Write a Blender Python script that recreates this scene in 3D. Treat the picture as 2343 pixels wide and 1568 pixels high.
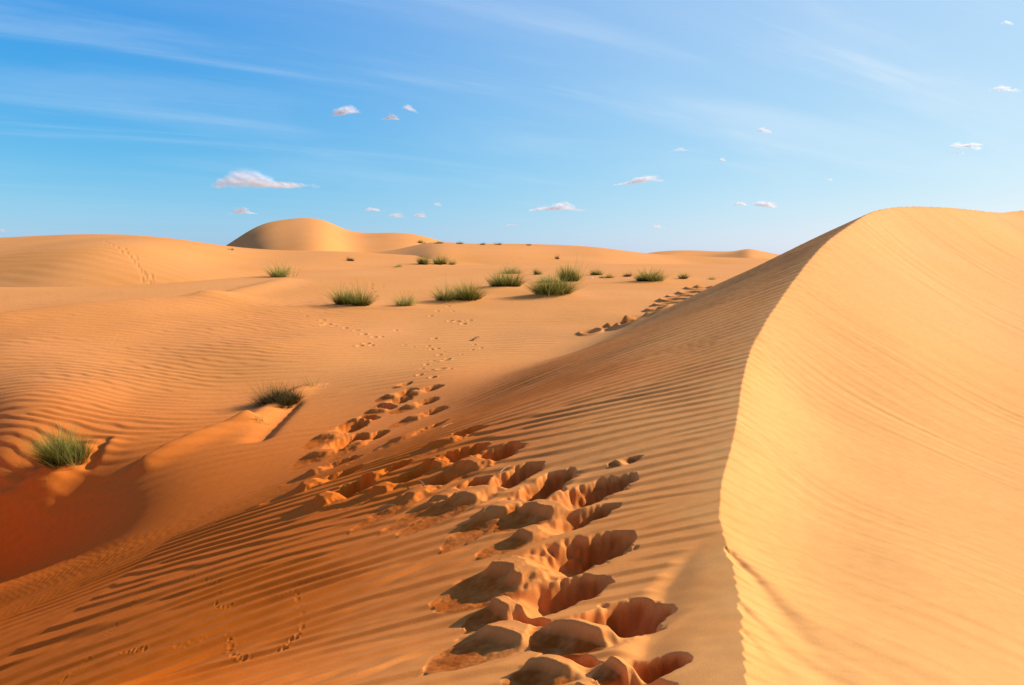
import bpy, math, random
import numpy as np
from mathutils import Vector
C = bpy.context; D = bpy.data; SC = C.scene
for o in list(D.objects): D.objects.remove(o, do_unlink=True)
COL = SC.collection
R_ = math.radians
rng = np.random.default_rng(7); random.seed(7)

# ------------------------------------------------------------------ camera
F = 788.0; PITCH = math.atan((342.5-257)/F)            # focal length in pixels of a 1024 wide picture
cd = D.cameras.new('camera'); cam = D.objects.new('camera', cd); COL.objects.link(cam)
cam.location = (0, 0, 0); cam.rotation_euler = (R_(90)-PITCH, 0, 0)
cd.sensor_width = 36; cd.lens = 36*F/1024; cd.clip_start = .05; cd.clip_end = 20000
SC.camera = cam
SC.render.resolution_x = 1024; SC.render.resolution_y = 685
# ------------------------------------------------------------------ light
SUN_AZ, SUN_EL = 74.0, 28.0                            # degrees to the right of the view, above the horizon
w = D.worlds.new('World'); SC.world = w; w.use_nodes = True
nt = w.node_tree; N = nt.nodes; Lk = nt.links; N.clear()
def nd(t, **k):
    n = N.new(t)
    for a, b in k.items(): setattr(n, a, b)
    return n
out = nd('ShaderNodeOutputWorld'); bg = nd('ShaderNodeBackground'); bg.inputs[1].default_value = .085
sky = nd('ShaderNodeTexSky'); sky.sky_type = 'NISHITA'; sky.sun_disc = False
sky.sun_elevation = R_(SUN_EL); sky.sun_rotation = R_(SUN_AZ); sky.altitude = 600
sky.air_density = 1.0; sky.dust_density = .6; sky.ozone_density = 1.5
spr = nd('ShaderNodeSeparateColor'); Lk.new(sky.outputs[0], spr.inputs[0])   # film-like colour response of the clear sky
cmb = nd('ShaderNodeCombineColor')
for i_, (g_, k_) in enumerate(((1.7, 1.18), (.80, .91), (.24, .84))):
    p1 = nd('ShaderNodeMath', operation='MULTIPLY'); p1.inputs[1].default_value = .085; Lk.new(spr.outputs[i_], p1.inputs[0])
    p2 = nd('ShaderNodeMath', operation='POWER'); p2.inputs[1].default_value = g_; Lk.new(p1.outputs[0], p2.inputs[0])
    p3 = nd('ShaderNodeMath', operation='MULTIPLY'); p3.inputs[1].default_value = k_/.085; Lk.new(p2.outputs[0], p3.inputs[0]); Lk.new(p3.outputs[0], cmb.inputs[i_])
# thin cirrus streaks in the sky, laid out by direction
tc = nd('ShaderNodeTexCoord')
sep = nd('ShaderNodeSeparateXYZ'); Lk.new(tc.outputs['Generated'], sep.inputs[0])
def mth(op, a, b=None, clamp=False):
    m = nd('ShaderNodeMath', operation=op); m.use_clamp = clamp
    for i, s in enumerate((a, b)):
        if s is None: continue
        if hasattr(s, 'is_output'): Lk.new(s, m.inputs[i])
        else: m.inputs[i].default_value = s
    return m.outputs[0]
zz = mth('ADD', mth('MAXIMUM', sep.outputs[2], 0.0), .12)
px = mth('DIVIDE', sep.outputs[0], zz); py = mth('DIVIDE', sep.outputs[1], zz)
cb = nd('ShaderNodeCombineXYZ'); Lk.new(px, cb.inputs[0]); Lk.new(py, cb.inputs[1])
mp = nd('ShaderNodeMapping', vector_type='TEXTURE'); mp.inputs['Rotation'].default_value = (0, 0, R_(33)); mp.inputs['Scale'].default_value = (2.6, .8, 1)
Lk.new(cb.outputs[0], mp.inputs[0])
n1 = nd('ShaderNodeTexNoise'); n1.inputs['Scale'].default_value = 1.1; n1.inputs['Detail'].default_value = 6; n1.inputs['Roughness'].default_value = .52; n1.inputs['Distortion'].default_value = .7
Lk.new(mp.outputs[0], n1.inputs[0])
mp2 = nd('ShaderNodeMapping', vector_type='TEXTURE'); mp2.inputs['Rotation'].default_value = (0, 0, R_(30)); mp2.inputs['Scale'].default_value = (3.0, .42, 1); mp2.inputs['Location'].default_value = (3.3, 1.4, 0)
Lk.new(cb.outputs[0], mp2.inputs[0])
n2 = nd('ShaderNodeTexNoise'); n2.inputs['Scale'].default_value = 1.3; n2.inputs['Detail'].default_value = 8; n2.inputs['Roughness'].default_value = .6; n2.inputs['Distortion'].default_value = .4
Lk.new(mp2.outputs[0], n2.inputs[0])
def mr(x, a, b, c, d):
    m = nd('ShaderNodeMapRange', interpolation_type='SMOOTHSTEP'); Lk.new(x, m.inputs[0])
    for i, v in enumerate((a, b, c, d)): m.inputs[i+1].default_value = v
    return m.outputs[0]
c1 = mr(n1.outputs[0], .42, .80, 0, .25); c2 = mr(n2.outputs[0], .52, .82, 0, .24)
cov = mth('ADD', c1, c2, True)
cov = mth('MULTIPLY', cov, mr(sep.outputs[2], .02, .2, .1, 1))
# bright whitish veil around the sun's side of the sky
dv = nd('ShaderNodeVectorMath', operation='DOT_PRODUCT'); Lk.new(tc.outputs['Generated'], dv.inputs[0])
dv.inputs[1].default_value = (math.sin(R_(SUN_AZ))*math.cos(R_(SUN_EL)), math.cos(R_(SUN_AZ))*math.cos(R_(SUN_EL)), math.sin(R_(SUN_EL)))
veil = mr(dv.outputs['Value'], -.15, 1.0, 0, .55)
mx = nd('ShaderNodeMix', data_type='RGBA'); mx.inputs['B'].default_value = (8.0, 8.9, 9.8, 1)
tot = mth('MULTIPLY', mth('ADD', cov, veil, True), mr(sep.outputs[2], .4, .9, 1, .4))
zf_ = nd('ShaderNodeVectorMath', operation='SCALE'); Lk.new(cmb.outputs[0], zf_.inputs[0]); Lk.new(mr(sep.outputs[2], .36, .85, 1, .28), zf_.inputs['Scale']); Lk.new(tot, mx.inputs['Factor']); Lk.new(zf_.outputs[0], mx.inputs['A'])
Lk.new(mx.outputs['Result'], bg.inputs[0]); Lk.new(bg.outputs[0], out.inputs[0])

sd = D.lights.new('sun', 'SUN'); sun = D.objects.new('sun', sd); COL.objects.link(sun)
sd.energy = 5.0; sd.angle = R_(.5); sd.color = (1, .93, .82)
sv = Vector((math.sin(R_(SUN_AZ))*math.cos(R_(SUN_EL)), math.cos(R_(SUN_AZ))*math.cos(R_(SUN_EL)), math.sin(R_(SUN_EL))))
sun.rotation_euler = sv.to_track_quat('Z', 'Y').to_euler(); sun.location = (20, 15, 15)
SC.view_settings.view_transform = 'Standard'; SC.view_settings.look = 'None'
SC.view_settings.exposure = .28; SC.view_settings.gamma = 1

# ------------------------------------------------------------------ helpers
def tag(o, label=None, cat=None, group=None, kind=None):
    if label: o['label'] = label
    if cat: o['category'] = cat
    if group: o['group'] = group
    if kind: o['kind'] = kind
def ray(u, v):
    cx, cz = (u-512)/F, -(v-342.5)/F
    y = math.cos(PITCH) + cz*math.sin(PITCH); z = cz*math.cos(PITCH) - math.sin(PITCH)
    return cx/y, z/y                                    # per metre of y
def P(u, v, d):
    a, b = ray(u, v); return (a*d, d, b*d)
# gradient noise
_perm = rng.permutation(256); _perm = np.concatenate([_perm, _perm])
_ang = rng.random(256)*2*np.pi; _gx = np.cos(_ang); _gy = np.sin(_ang)
def noise(x, y):
    xi = np.floor(x).astype(np.int64); yi = np.floor(y).astype(np.int64)
    xf = x-xi; yf = y-yi; xi &= 255; yi &= 255
    uu = xf*xf*xf*(xf*(xf*6-15)+10); vv = yf*yf*yf*(yf*(yf*6-15)+10)
    def g(ix, iy, dx, dy):
        h = _perm[_perm[ix & 255]+(iy & 255)]; return _gx[h]*dx+_gy[h]*dy
    a = g(xi, yi, xf, yf); b = g(xi+1, yi, xf-1, yf); c = g(xi, yi+1, xf, yf-1); d = g(xi+1, yi+1, xf-1, yf-1)
    return ((a+(b-a)*uu)*(1-vv)+(c+(d-c)*uu)*vv)*1.4
def sst(x, a, b):
    t = np.clip((x-a)/(b-a), 0, 1); return t*t*(3-2*t)
def smax(a, b, k):
    m = np.maximum(a, b); return m + k*np.log(np.exp((a-m)/k)+np.exp((b-m)/k))
def spline(xs, ys):
    xs = np.array(xs, float); ys = np.array(ys, float); n = len(xs); h = np.diff(xs)
    A = np.zeros((n, n)); r = np.zeros(n); A[0, 0] = A[-1, -1] = 1
    for i in range(1, n-1):
        A[i, i-1] = h[i-1]; A[i, i] = 2*(h[i-1]+h[i]); A[i, i+1] = h[i]
        r[i] = 3*((ys[i+1]-ys[i])/h[i]-(ys[i]-ys[i-1])/h[i-1])
    c = np.linalg.solve(A, r); b = np.diff(ys)/h - h*(2*c[:-1]+c[1:])/3; dd = np.diff(c)/(3*h)
    def f(x):
        x = np.asarray(x, float); i = np.clip(np.searchsorted(xs, x)-1, 0, n-2)
        t = np.clip(x, xs[0], xs[-1])-xs[i]; return ys[i]+b[i]*t+c[i]*t*t+dd[i]*t**3
    return f
class TPS:
    def __init__(s, pts, lam=1e-4):
        p = np.array(pts, float); q = s.co(p[:, 0], p[:, 1]); s.q = q; n = len(q)
        K = s.k(np.hypot(q[:, None, 0]-q[None, :, 0], q[:, None, 1]-q[None, :, 1])) + lam*np.eye(n)
        Pm = np.c_[np.ones(n), q]; A = np.block([[K, Pm], [Pm.T, np.zeros((3, 3))]])
        s.w = np.linalg.solve(A, np.r_[p[:, 2], 0, 0, 0])
    def co(s, x, y): return np.stack([np.arctan2(x, y), .55*np.log(np.hypot(x, y)+.3)], -1)
    def k(s, r): return np.where(r > 1e-9, r*r*np.log(np.maximum(r, 1e-9)), 0)
    def __call__(s, x, y):
        x = np.asarray(x, float); sh = x.shape; q = s.co(x.ravel(), np.asarray(y, float).ravel())
        o = np.empty(len(q))
        for i in range(0, len(q), 40000):
            qq = q[i:i+40000]; r = np.hypot(qq[:, None, 0]-s.q[None, :, 0], qq[:, None, 1]-s.q[None, :, 1])
            o[i:i+40000] = s.k(r)@s.w[:-3] + s.w[-3] + qq@s.w[-2:]
        return o.reshape(sh)

# ------------------------------------------------------------------ terrain definition
CP = [(-2.6, -14, -2.3), (-.9, -6, -1.75), (.38, 0, -1.5)] + [P(*t) for t in (
    (746, 685, 2.9), (741, 600, 3.95), (725, 540, 4.9), (723, 480, 6.1), (733, 440, 7.1), (745, 370, 9.6), (768, 318, 12.4),
    (787, 290, 14.6), (829, 240, 19.5), (850, 225, 22), (878, 210, 25.5), (928, 206.5, 30), (975, 210, 35), (1000, 212.5, 38), (1024, 210.5, 42))] + \
    [(48, 52, 2.8), (70, 60, 2.4), (110, 70, 0)]
cy_ = [p[1] for p in CP]
cfx = spline(cy_, [p[0] for p in CP]); cfz = spline(cy_, [p[2] for p in CP])
ct = np.concatenate([np.linspace(-14, 12, 260), np.linspace(12.1, 69.9, 240)])
cx = cfx(ct); cz = cfz(ct)
def crest(x, y):
    sh = x.shape; x = x.ravel(); y = y.ravel(); S = np.empty(len(x)); T = np.empty(len(x))
    ax, ay = cx[:-1], ct[:-1]; dx, dy = np.diff(cx), np.diff(ct); L2 = dx*dx+dy*dy
    for i in range(0, len(x), 8000):
        X = x[i:i+8000, None]; Y = y[i:i+8000, None]
        t = np.clip(((X-ax)*dx+(Y-ay)*dy)/L2, 0, 1); ex = X-ax-t*dx; ey = Y-ay-t*dy
        d2 = ex*ex+ey*ey; j = np.argmin(d2, 1); k = np.arange(len(j))
        sg = np.sign(dx[j]*ey[k, j]-dy[j]*ex[k, j])      # left of the crest is positive
        S[i:i+8000] = np.sqrt(d2[k, j])*np.where(sg == 0, 1, sg); T[i:i+8000] = ct[j]+t[k, j]*dy[j]
    for _ in range(4):                                   # settle the foot point on the smooth curve
        e_ = .02; c0 = cfx(T); c1 = (cfx(T+e_)-cfx(T-e_))/(2*e_); c2 = (cfx(T+e_)-2*c0+cfx(T-e_))/e_**2
        gx = x-c0; gy = y-T; den = c1*c1+1-gx*c2
        T = np.clip(T + np.clip((gx*c1+gy)/np.where(den > .25, den, .25+0*den), -.15, .15)*(den > .25), -13.9, 69.8)
    c0 = cfx(T); S = np.hypot(x-c0, y-T)*np.where(S < 0, -1, 1)
    return S.reshape(sh), T.reshape(sh)
VP = [P(*t) for t in (
    (-150, 500, 17), (0, 560, 14.2), (0, 500, 15), (0, 450, 16.2), (0, 400, 19.4), (0, 350, 26), (0, 318, 34), (0, 300, 42), (0, 285, 52), (0, 268, 75),
    (130, 540, 12.3), (130, 450, 15.6), (130, 400, 19.4), (130, 350, 26.5), (130, 313, 34), (130, 297, 42), (130, 282, 54), (130, 266, 76),
    (256, 425, 16.4), (256, 400, 19), (256, 350, 25.5), (256, 312, 36), (256, 285, 50), (256, 270, 66), (256, 264, 80),
    (440, 378, 19), (440, 350, 25), (440, 330, 30), (440, 310, 36.5), (440, 290, 46), (440, 275, 60), (440, 266, 75),
    (600, 318, 31), (600, 300, 39), (600, 283, 50), (600, 272, 62), (600, 265, 76), (760, 283, 50), (760, 272, 62), (760, 266, 76),
    (-300, 450, 15), (-300, 350, 27), (-300, 285, 52), (-300, 268, 75))]
for th in (-60, -45, -33, -20, -8, 4, 16, 28, 40, 60):
    s_, c_ = math.sin(R_(th)), math.cos(R_(th))
    VP += [(s_*2, c_*2, -5.6), (s_*5, c_*5, -5.4), (s_*120, c_*120, -1.2), (s_*300, c_*300, -3), (s_*900, c_*900, -3.5), (s_*4000, c_*4000, -5)]
tV = TPS(VP)
RP = [tuple(p) for p in CP[2:-1]] + [P(*t) for t in (
    (800, 685, 3.1), (800, 600, 4.3), (800, 500, 6.5), (800, 400, 9.65),
    (900, 685, 3.28), (900, 550, 5.5), (900, 450, 8.5), (900, 350, 12.6), (900, 280, 18.2), (900, 235, 24),
    (1024, 685, 3.5), (1024, 600, 4.8), (1024, 500, 7.4), (1024, 420, 10.6), (1024, 350, 15.2), (1024, 290, 21.8), (1024, 240, 33),
    (1250, 600, 5.4), (1250, 450, 9.6), (1250, 350, 16.8), (1250, 280, 28),
    (1500, 600, 6.4), (1500, 400, 16), (1500, 300, 29))] + [(2, 1, -2.3), (5, 1, -3.6), (10, 3, -4.5), (3, -4, -3), (40, 10, -5), (90, 30, -5), (200, 60, -5)]
tR = TPS(RP)
cRfix = cz - tR(cx, ct)
def slopeL(T): return .21 + .09*sst(T, 8, 13) + .17*sst(T, 13, 20)
def base(x, y, S=None, T=None):
    if S is None: S, T = crest(x, y)
    zc = cfz(T); V = tV(x, y)
    # flank steepens a little towards its foot on the left
    r = np.hypot(x, y)
    Sx = np.clip(S-1, 0, None); cv = np.where(Sx < 4, .02*Sx**2, .02*4**2+.16*(Sx-4)); fl = zc - slopeL(T)*S - cv*(1-.75*sst(T, 9, 17))
    L = smax(fl, V, .16+.006*r)
    Rr = tR(x, y) + np.interp(T, ct, cRfix)*np.exp(-(S/(.3+.1*r))**2)
    Rr = np.where(S > 0, zc + .42*S, Rr)
    return L, Rr, S, T, fl-V
def surf(x, y):
    L, Rr, S, T, _ = base(np.array([x], float), np.array([y], float))
    return float(L[0] if S[0] > 0 else Rr[0])
def hitarr(us, vs, dmin=2.0, dmax=90):
    """first meeting of pixel rays with the smooth terrain"""
    ds = np.exp(np.linspace(math.log(dmin), math.log(dmax), 700))
    res = []
    for u, v in zip(us, vs):
        a, b = ray(u, v); X = a*ds; Y = ds
        L, Rr, S, T, _ = base(X, Y); z = np.where(S > 0, L, Rr)
        below = np.nonzero(z > b*ds)[0]
        if len(below) and below[0] > 0:
            i = below[0]; f0 = b*ds[i-1]-z[i-1]; f1 = z[i]-b*ds[i]; t = f0/(f0+f1+1e-12); d = ds[i-1]+(ds[i]-ds[i-1])*t
        else: d = ds[-1]
        res.append((a*d, d, b*d))
    return np.array(res)
def hit(u, v, **k): return hitarr([u], [v], **k)[0]
S2 = 1/2.2872                                            # list below was measured on a 2342 px wide copy

# footsteps: tread centre, far end of the shaded back wall, far end of the broken-out front, half width (m), depth
STEPS = [ # cx, cy, rx, ry, lx, ly, halfwidth, depth
 (915,884,937,874,898,890,.10,.06),(905,903,938,888,850,915,.16,.12),(893,921,930,905,850,932,.16,.1),(872,935,890,925,838,952,.17,.13),(835,958,858,950,780,980,.18,.13),
 (775,992,840,962,700,1032,.19,.15),(757,1032,828,992,660,1078,.20,.16),(835,1012,878,985,752,1058,.15,.14),(745,1072,826,1045,655,1110,.2,.15),
 (738,1100,800,1085,622,1158,.22,.17),(775,1128,850,1092,640,1188,.22,.17),
 (965,895,1013,882,915,912,.15,.12),(957,922,1007,908,900,948,.16,.12),(968,948,1030,930,918,978,.17,.13),(958,988,1038,962,893,1030,.18,.14),
 (1035,1000,1113,970,970,1042,.2,.15),(1012,1053,1105,1010,930,1082,.21,.16),(1100,1055,1203,1014,1010,1110,.22,.18),
 (868,1080,945,1046,775,1128,.13,.15),(905,1102,1000,1068,800,1165,.14,.15),(985,1112,1050,1086,835,1215,.15,.16),(1060,1118,1130,1088,890,1222,.14,.15),
 (1125,1115,1245,1056,930,1225,.20,.2),(1185,1150,1286,1070,1000,1262,.20,.2),
 (1270,1160,1434,1080,1130,1215,.23,.2),(1250,1215,1402,1150,1085,1272,.14,.14),(1235,1300,1415,1212,978,1385,.26,.22),
 (1190,1395,1388,1322,1060,1440,.18,.18),(1345,1450,1470,1362,1215,1490,.21,.2),(1215,1440,1262,1425,985,1535,.2,.16),(1445,1532,1546,1484,1350,1550,.11,.14),
 (1290,1520,1330,1500,1170,1590,.15,.14),(1400,1610,1545,1556,1250,1660,.17,.18),(1420,1056,1472,1042,1395,1066,.08,.05),(1440,1680,1620,1630,1300,1750,.18,.18),
]
MINI = [ # small firm prints in the valley: x, y, length px
 (1010,848,22),(1018,826,20),(990,866,16),(1028,848,14),(975,835,12),(985,850,12),(960,860,14),(1000,798,14),(993,775,13),(988,800,10),(1005,812,12),
 (965,846,12),(990,826,12),(1024,822,14),(1015,806,10),(980,792,10),
 (738,733,14),(750,741,16),(740,743,16),(765,745,12),(790,750,12),(815,757,14),(832,765,14),(855,770,14),(838,784,16),(823,788,16),(850,787,12),(873,769,10),
 (905,755,10),(1030,735,14),(1045,737,16),(1075,735,12),(1060,742,14),(985,722,10),(1000,712,10),(1025,700,10),(1035,712,10),
 (875,655,10),(850,650,12),(840,645,12),(848,660,12),(855,668,12),(860,678,12),(835,638,10),(830,632,10),(845,672,10),(820,640,10),
 (1080,800,9),(1100,796,9),(1055,812,10),(1085,788,9),(925,789,10),(945,794,9),(680,712,8),(700,722,9),(720,700,8),
 (640,1120,6)]
LTR = [(240,562),(247,566),(256,570),(268,575),(276,579),(289,580),(296,583),(303,586),(312,589),(318,592),(325,594),(321,597),(330,596),(338,601),(345,603),(352,606),(360,606),(372,609),(343,598),(310,584),(285,576),(228,558)]

def tracks():
    pl = [ # tiny animal tracks on the near flank (2342 px copy)
     [(430,1125),(428,1150),(415,1180),(400,1200),(385,1225),(370,1250),(345,1280),(310,1310),(260,1345),(200,1380),(150,1405),(90,1425),(40,1440),(0,1455)],
     [(420,1292),(408,1320),(380,1322),(345,1345),(318,1368),(300,1385),(290,1400),(262,1435),(235,1470),(205,1505),(170,1535),(130,1560)],
     [(408,1320),(440,1322),(470,1325),(505,1330),(500,1350),(492,1375),(497,1392)],
     [(497,1392),(530,1385),(575,1378),(610,1372),(650,1360),(680,1350),(672,1375),(690,1395),(695,1420),(688,1445),(665,1470),(640,1490),(600,1508),(570,1505),(530,1500)],
     [(280,1492),(320,1484),(360,1478),(400,1482),(440,1465),(480,1455),(525,1447),(525,1480),(530,1505),(560,1508)]]
    pts = []
    for p in pl:
        p = np.array(p, float)*S2
        for _ in range(2): p = np.concatenate([p[:1], np.stack([.75*p[:-1]+.25*p[1:], .25*p[:-1]+.75*p[1:]], 1).reshape(-1, 2), p[-1:]])
        seg = np.hypot(*np.diff(p, axis=0).T); L = np.r_[0, np.cumsum(seg)]
        n = int(L[-1]/2.1); t = np.linspace(0, L[-1], n)
        q = np.c_[np.interp(t, L, p[:, 0]), np.interp(t, L, p[:, 1])]
        q += rng.normal(0, .55, q.shape); q[::2, 0] += 1.1; q[1::2, 0] -= 1.1
        pts.append(q)
    return np.concatenate(pts)

# ------------------------------------------------------------------ ground sheet: one polar grid, dense in front
def cubic_up(nc, nf_pos):
    """matrix that resamples nc coarse samples at float positions nf_pos with Catmull-Rom weights"""
    i = np.clip(np.floor(nf_pos).astype(int), 0, nc-2); t = nf_pos-i
    W = [(-t+2*t*t-t**3)/2, (2-5*t*t+3*t**3)/2, (t+4*t*t-3*t**3)/2, (-t*t+t**3)/2]
    M = np.zeros((len(nf_pos), nc)); k = np.arange(len(nf_pos))
    for j in range(4): np.add.at(M, (k, np.clip(i+j-1, 0, nc-1)), W[j])
    return M
def dense_axis(parts):
    a = []
    for lo, hi, n in parts: a.append(np.linspace(lo, hi, n, endpoint=False))
    return np.concatenate(a+[[parts[-1][1]]])
th = np.radians(dense_axis([(-180, -62, 36), (-62, -44, 90), (-44, 42, 1280), (42, 66, 140), (66, 180, 36)]))
lr = dense_axis([(math.log(.25), math.log(2.2), 40), (math.log(2.2), math.log(11), 800), (math.log(11), math.log(50), 420), (math.log(50), math.log(4500), 180)])
def coarse(a, k):
    idx = np.arange(0, len(a)-1, k); idx = np.r_[idx, len(a)-1]
    return a[idx], np.interp(np.arange(len(a)), idx, np.arange(len(idx)))
thc, pt = coarse(th, 4); lrc, pr = coarse(lr, 4)
Tc, Rc = np.meshgrid(thc, np.exp(lrc)); Xc = np.sin(Tc)*Rc; Yc = np.cos(Tc)*Rc
Lc, RRc, Sc, TTc, Dc = base(Xc, Yc)
Mr = cubic_up(len(lrc), pr); Mt = cubic_up(len(thc), pt)
up = lambda Z: Mr@Z@Mt.T
def up_lin(Z):
    i = np.clip(pr.astype(int), 0, len(lrc)-2); f = (pr-i)[:, None]; A = Z[i]*(1-f)+Z[i+1]*f
    j = np.clip(pt.astype(int), 0, len(thc)-2); g = (pt-j)[None]; return A[:, j]*(1-g)+A[:, j+1]*g
Th, Rr_ = np.meshgrid(th, np.exp(lr)); X = np.sin(Th)*Rr_; Y = np.cos(Th)*Rr_
L = up(Lc); S = up_lin(Sc); T = up_lin(TTc); FV = up_lin(np.clip(Dc, -6, 6))
RT = up(tR(Xc, Yc)); zc = cfz(T)
RR = RT + np.interp(T, ct, cRfix)*np.exp(-(S/(.3+.1*Rr_))**2); RR = np.where(S > 0, zc+.42*S, RR)
rr = Rr_
# broad undulation
L += .05*noise(X/3.1, Y/3.1+5)*sst(rr, 3, 9)*sst(60-rr, 0, 20)*sst(S, .3, 2)
# --- ripples
wx = noise(X/1.7, Y/1.7); wy = noise(X/.9+9, Y/.55+3); wl = noise(X/6+2, Y/6+8)
_f = np.linspace(0, 1, 513); _w = np.where(_f < .24, -1+2*sst(_f, 0, .24), 1-2*((_f-.24)/.76)**.95)
_w = np.convolve(np.r_[_w[:-1], _w[:-1], _w[:-1]], np.hanning(71)/np.hanning(71).sum(), 'same')[512:1025]
def rip(ph, sk=.45): return np.interp((ph/(2*np.pi)) % 1.0, _f, _w)
# flank
bend = np.where(X < 0, .32*(np.sqrt(1+(X*.55)**2)-1)*2.0, 0)
lamF = .19 + .010*np.clip(T, 0, 14)
Pf = (Y+bend - .05*X*sst(X, 0, 3))
lnY = np.log(np.maximum(Y+bend, .3)+6)                  # wavelength grows with distance
cX = np.maximum(-.5, -.115*np.log1p(np.exp(-np.clip(X+.3, -30, 30)*2))/2); phF = 2*np.pi*(lnY*12.6/.22 + cX*(lnY-2.42)*12.6/.22*(1-sst(Y, 8, 13))) + 1.9*wx + .8*wy + 2.4*wl + 1.3*noise(X/2.6+40, Y/.42)
coreF = np.ones_like(X)
for _ in range(75):                                      # forks where one ripple joins the next
    d_ = math.exp(rng.uniform(math.log(3.2), math.log(16))); a_ = math.radians(rng.uniform(-36, 20)); x_, y_ = math.sin(a_)*d_, math.cos(a_)*d_
    dx_, dy_ = X-x_, Y-y_; phF = phF+(1 if rng.random() < .5 else -1)*np.arctan2(dy_, dx_*.5); coreF *= 1-np.exp(-(dx_*dx_*.25+dy_*dy_)/.006)
hF = rip(phF)*coreF + .12*np.sin(.5*phF+wx*3)*0
ampF = .0135*(1+.4*sst(S, 1.0, 2.5)*sst(8-Y, 0, 2))*(.85+.4*noise(X/1.3+20, Y/1.3))*(1+.25*sst(rr, 8, 16))*(1-.4*np.exp(-(S/.3)**2))
wF = sst(FV, -.02, .3)*(1-sst(rr, 26, 40))
# the smooth un-rippled apron close to the crest
ap = [hit(u*S2, v*S2, dmax=12) for u, v in ((1676,1215),(1590,1245),(1540,1290),(1490,1345),(1470,1400),(1440,1470),(1400,1568),(1350,1700))]
apx = np.array([p[0] for p in ap])[::-1]; apy = np.array([p[1] for p in ap])[::-1]
o_ = np.argsort(apy); edge = np.interp(Y, apy[o_], apx[o_], left=apx[o_][0]-.4, right=9)
edge = edge + .02*noise(X*3, Y*9)
apron = (sst(X-edge, -.05, .10))*(Y < apy.max()+.02)*(Y > 1.0)
L = L - .015*apron*sst(S, 0, .6)
tr = np.exp(-(((X-(edge+.10))-.25*(apy.max()-Y)*0)/.16)**2)*apron
L = L - .022*tr*sst(S, .1, .5)
ampF = ampF*(1-apron)
# valley and left dune
wv = noise(X/2.4+4, Y/1.6+7); wv2 = noise(X/.9, Y/.5+2); wv3 = noise(X/9+1, Y/7)
Pv = Y + .22*X - 1.6*np.exp(-((X+8)/5)**2)*np.sin(X*.25)
lamV = np.log(np.maximum(Pv, .5)+14)*20
phV = 2*np.pi*lamV/.25 + 2.3*wv + 1.5*wv2 + 4*wv3
coreV = np.ones_like(X)
for _ in range(70):
    d_ = math.exp(rng.uniform(math.log(13), math.log(40))); a_ = math.radians(rng.uniform(-38, 4)); x_, y_ = math.sin(a_)*d_, math.cos(a_)*d_
    dx_, dy_ = X-x_, Y-y_; phV = phV+(1 if rng.random() < .5 else -1)*np.arctan2(dy_, dx_*.5); coreV *= 1-np.exp(-(dx_*dx_*.25+dy_*dy_)/.02)
hV = rip(phV)*coreV*1.25
ampV = (.009+.004*sst(-X, 2, 9))*(.7+.5*sst(noise(X/4+30, Y/3), -.4, .4))
ampV = ampV*(1-sst(rr, 40, 62))*(.6+.4*sst(22-Y, -12, 4))
wV = (1-sst(FV, -.9, -.1))*(1-.4*sst(16.5-Y-.25*(X+8), 0, 2.5))
# fade ripples where the foot of the flank lies in its lee (smooth sand)
L = L + hF*ampF*wF*sst(rr, 1, 2) + hV*ampV*wV
L += .0022*noise(X*5, Y*9)*sst(FV, -1, 1)
# right face: soft streaks that run down the dip, in groups
gy = np.linspace(-20, 80, 800); ga = np.radians(11+21*(1-sst(gy, 5, 21))); Gy = np.cumsum(np.tan(ga))*(gy[1]-gy[0]); q1 = X+np.interp(Y, gy, Gy); q2 = Y
g1 = noise(q1*1.1, q2*.25+4); g2 = noise(q1*3.2+3, q2*.35); g3 = noise(q1*7+1, q2*.5); 
phR = 2*np.pi*q1/(.24) + 2.5*noise(q1*.8, q2*.3) + 2*noise(X/2, Y/2)
phR2 = 2*np.pi*q1/.15 + 3*noise(q1*.6+5, q2*.2+5)
grp = sst(noise(q1*.45+11, q2*.16+2), -.25, .45)
hR = .0012*rip(phR, .3)*(.1+grp)*(.4+.6*sst(rr, 4, 9)) + .0005*rip(phR2)*(.3+sst(rr, 6, 16)) + .0050*g2*(.25+grp) + .0026*g3*(.3+grp) + .006*g1
hR = hR*(1-.0*rr)*(1-sst(rr, 50, 90)) + .0045*rip(phF)*np.exp(-np.maximum(-S, 0)/.3)
RR = RR + hR*sst(-S+.4, 0, .4)*(1+.05*np.minimum(rr, 20))
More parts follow.
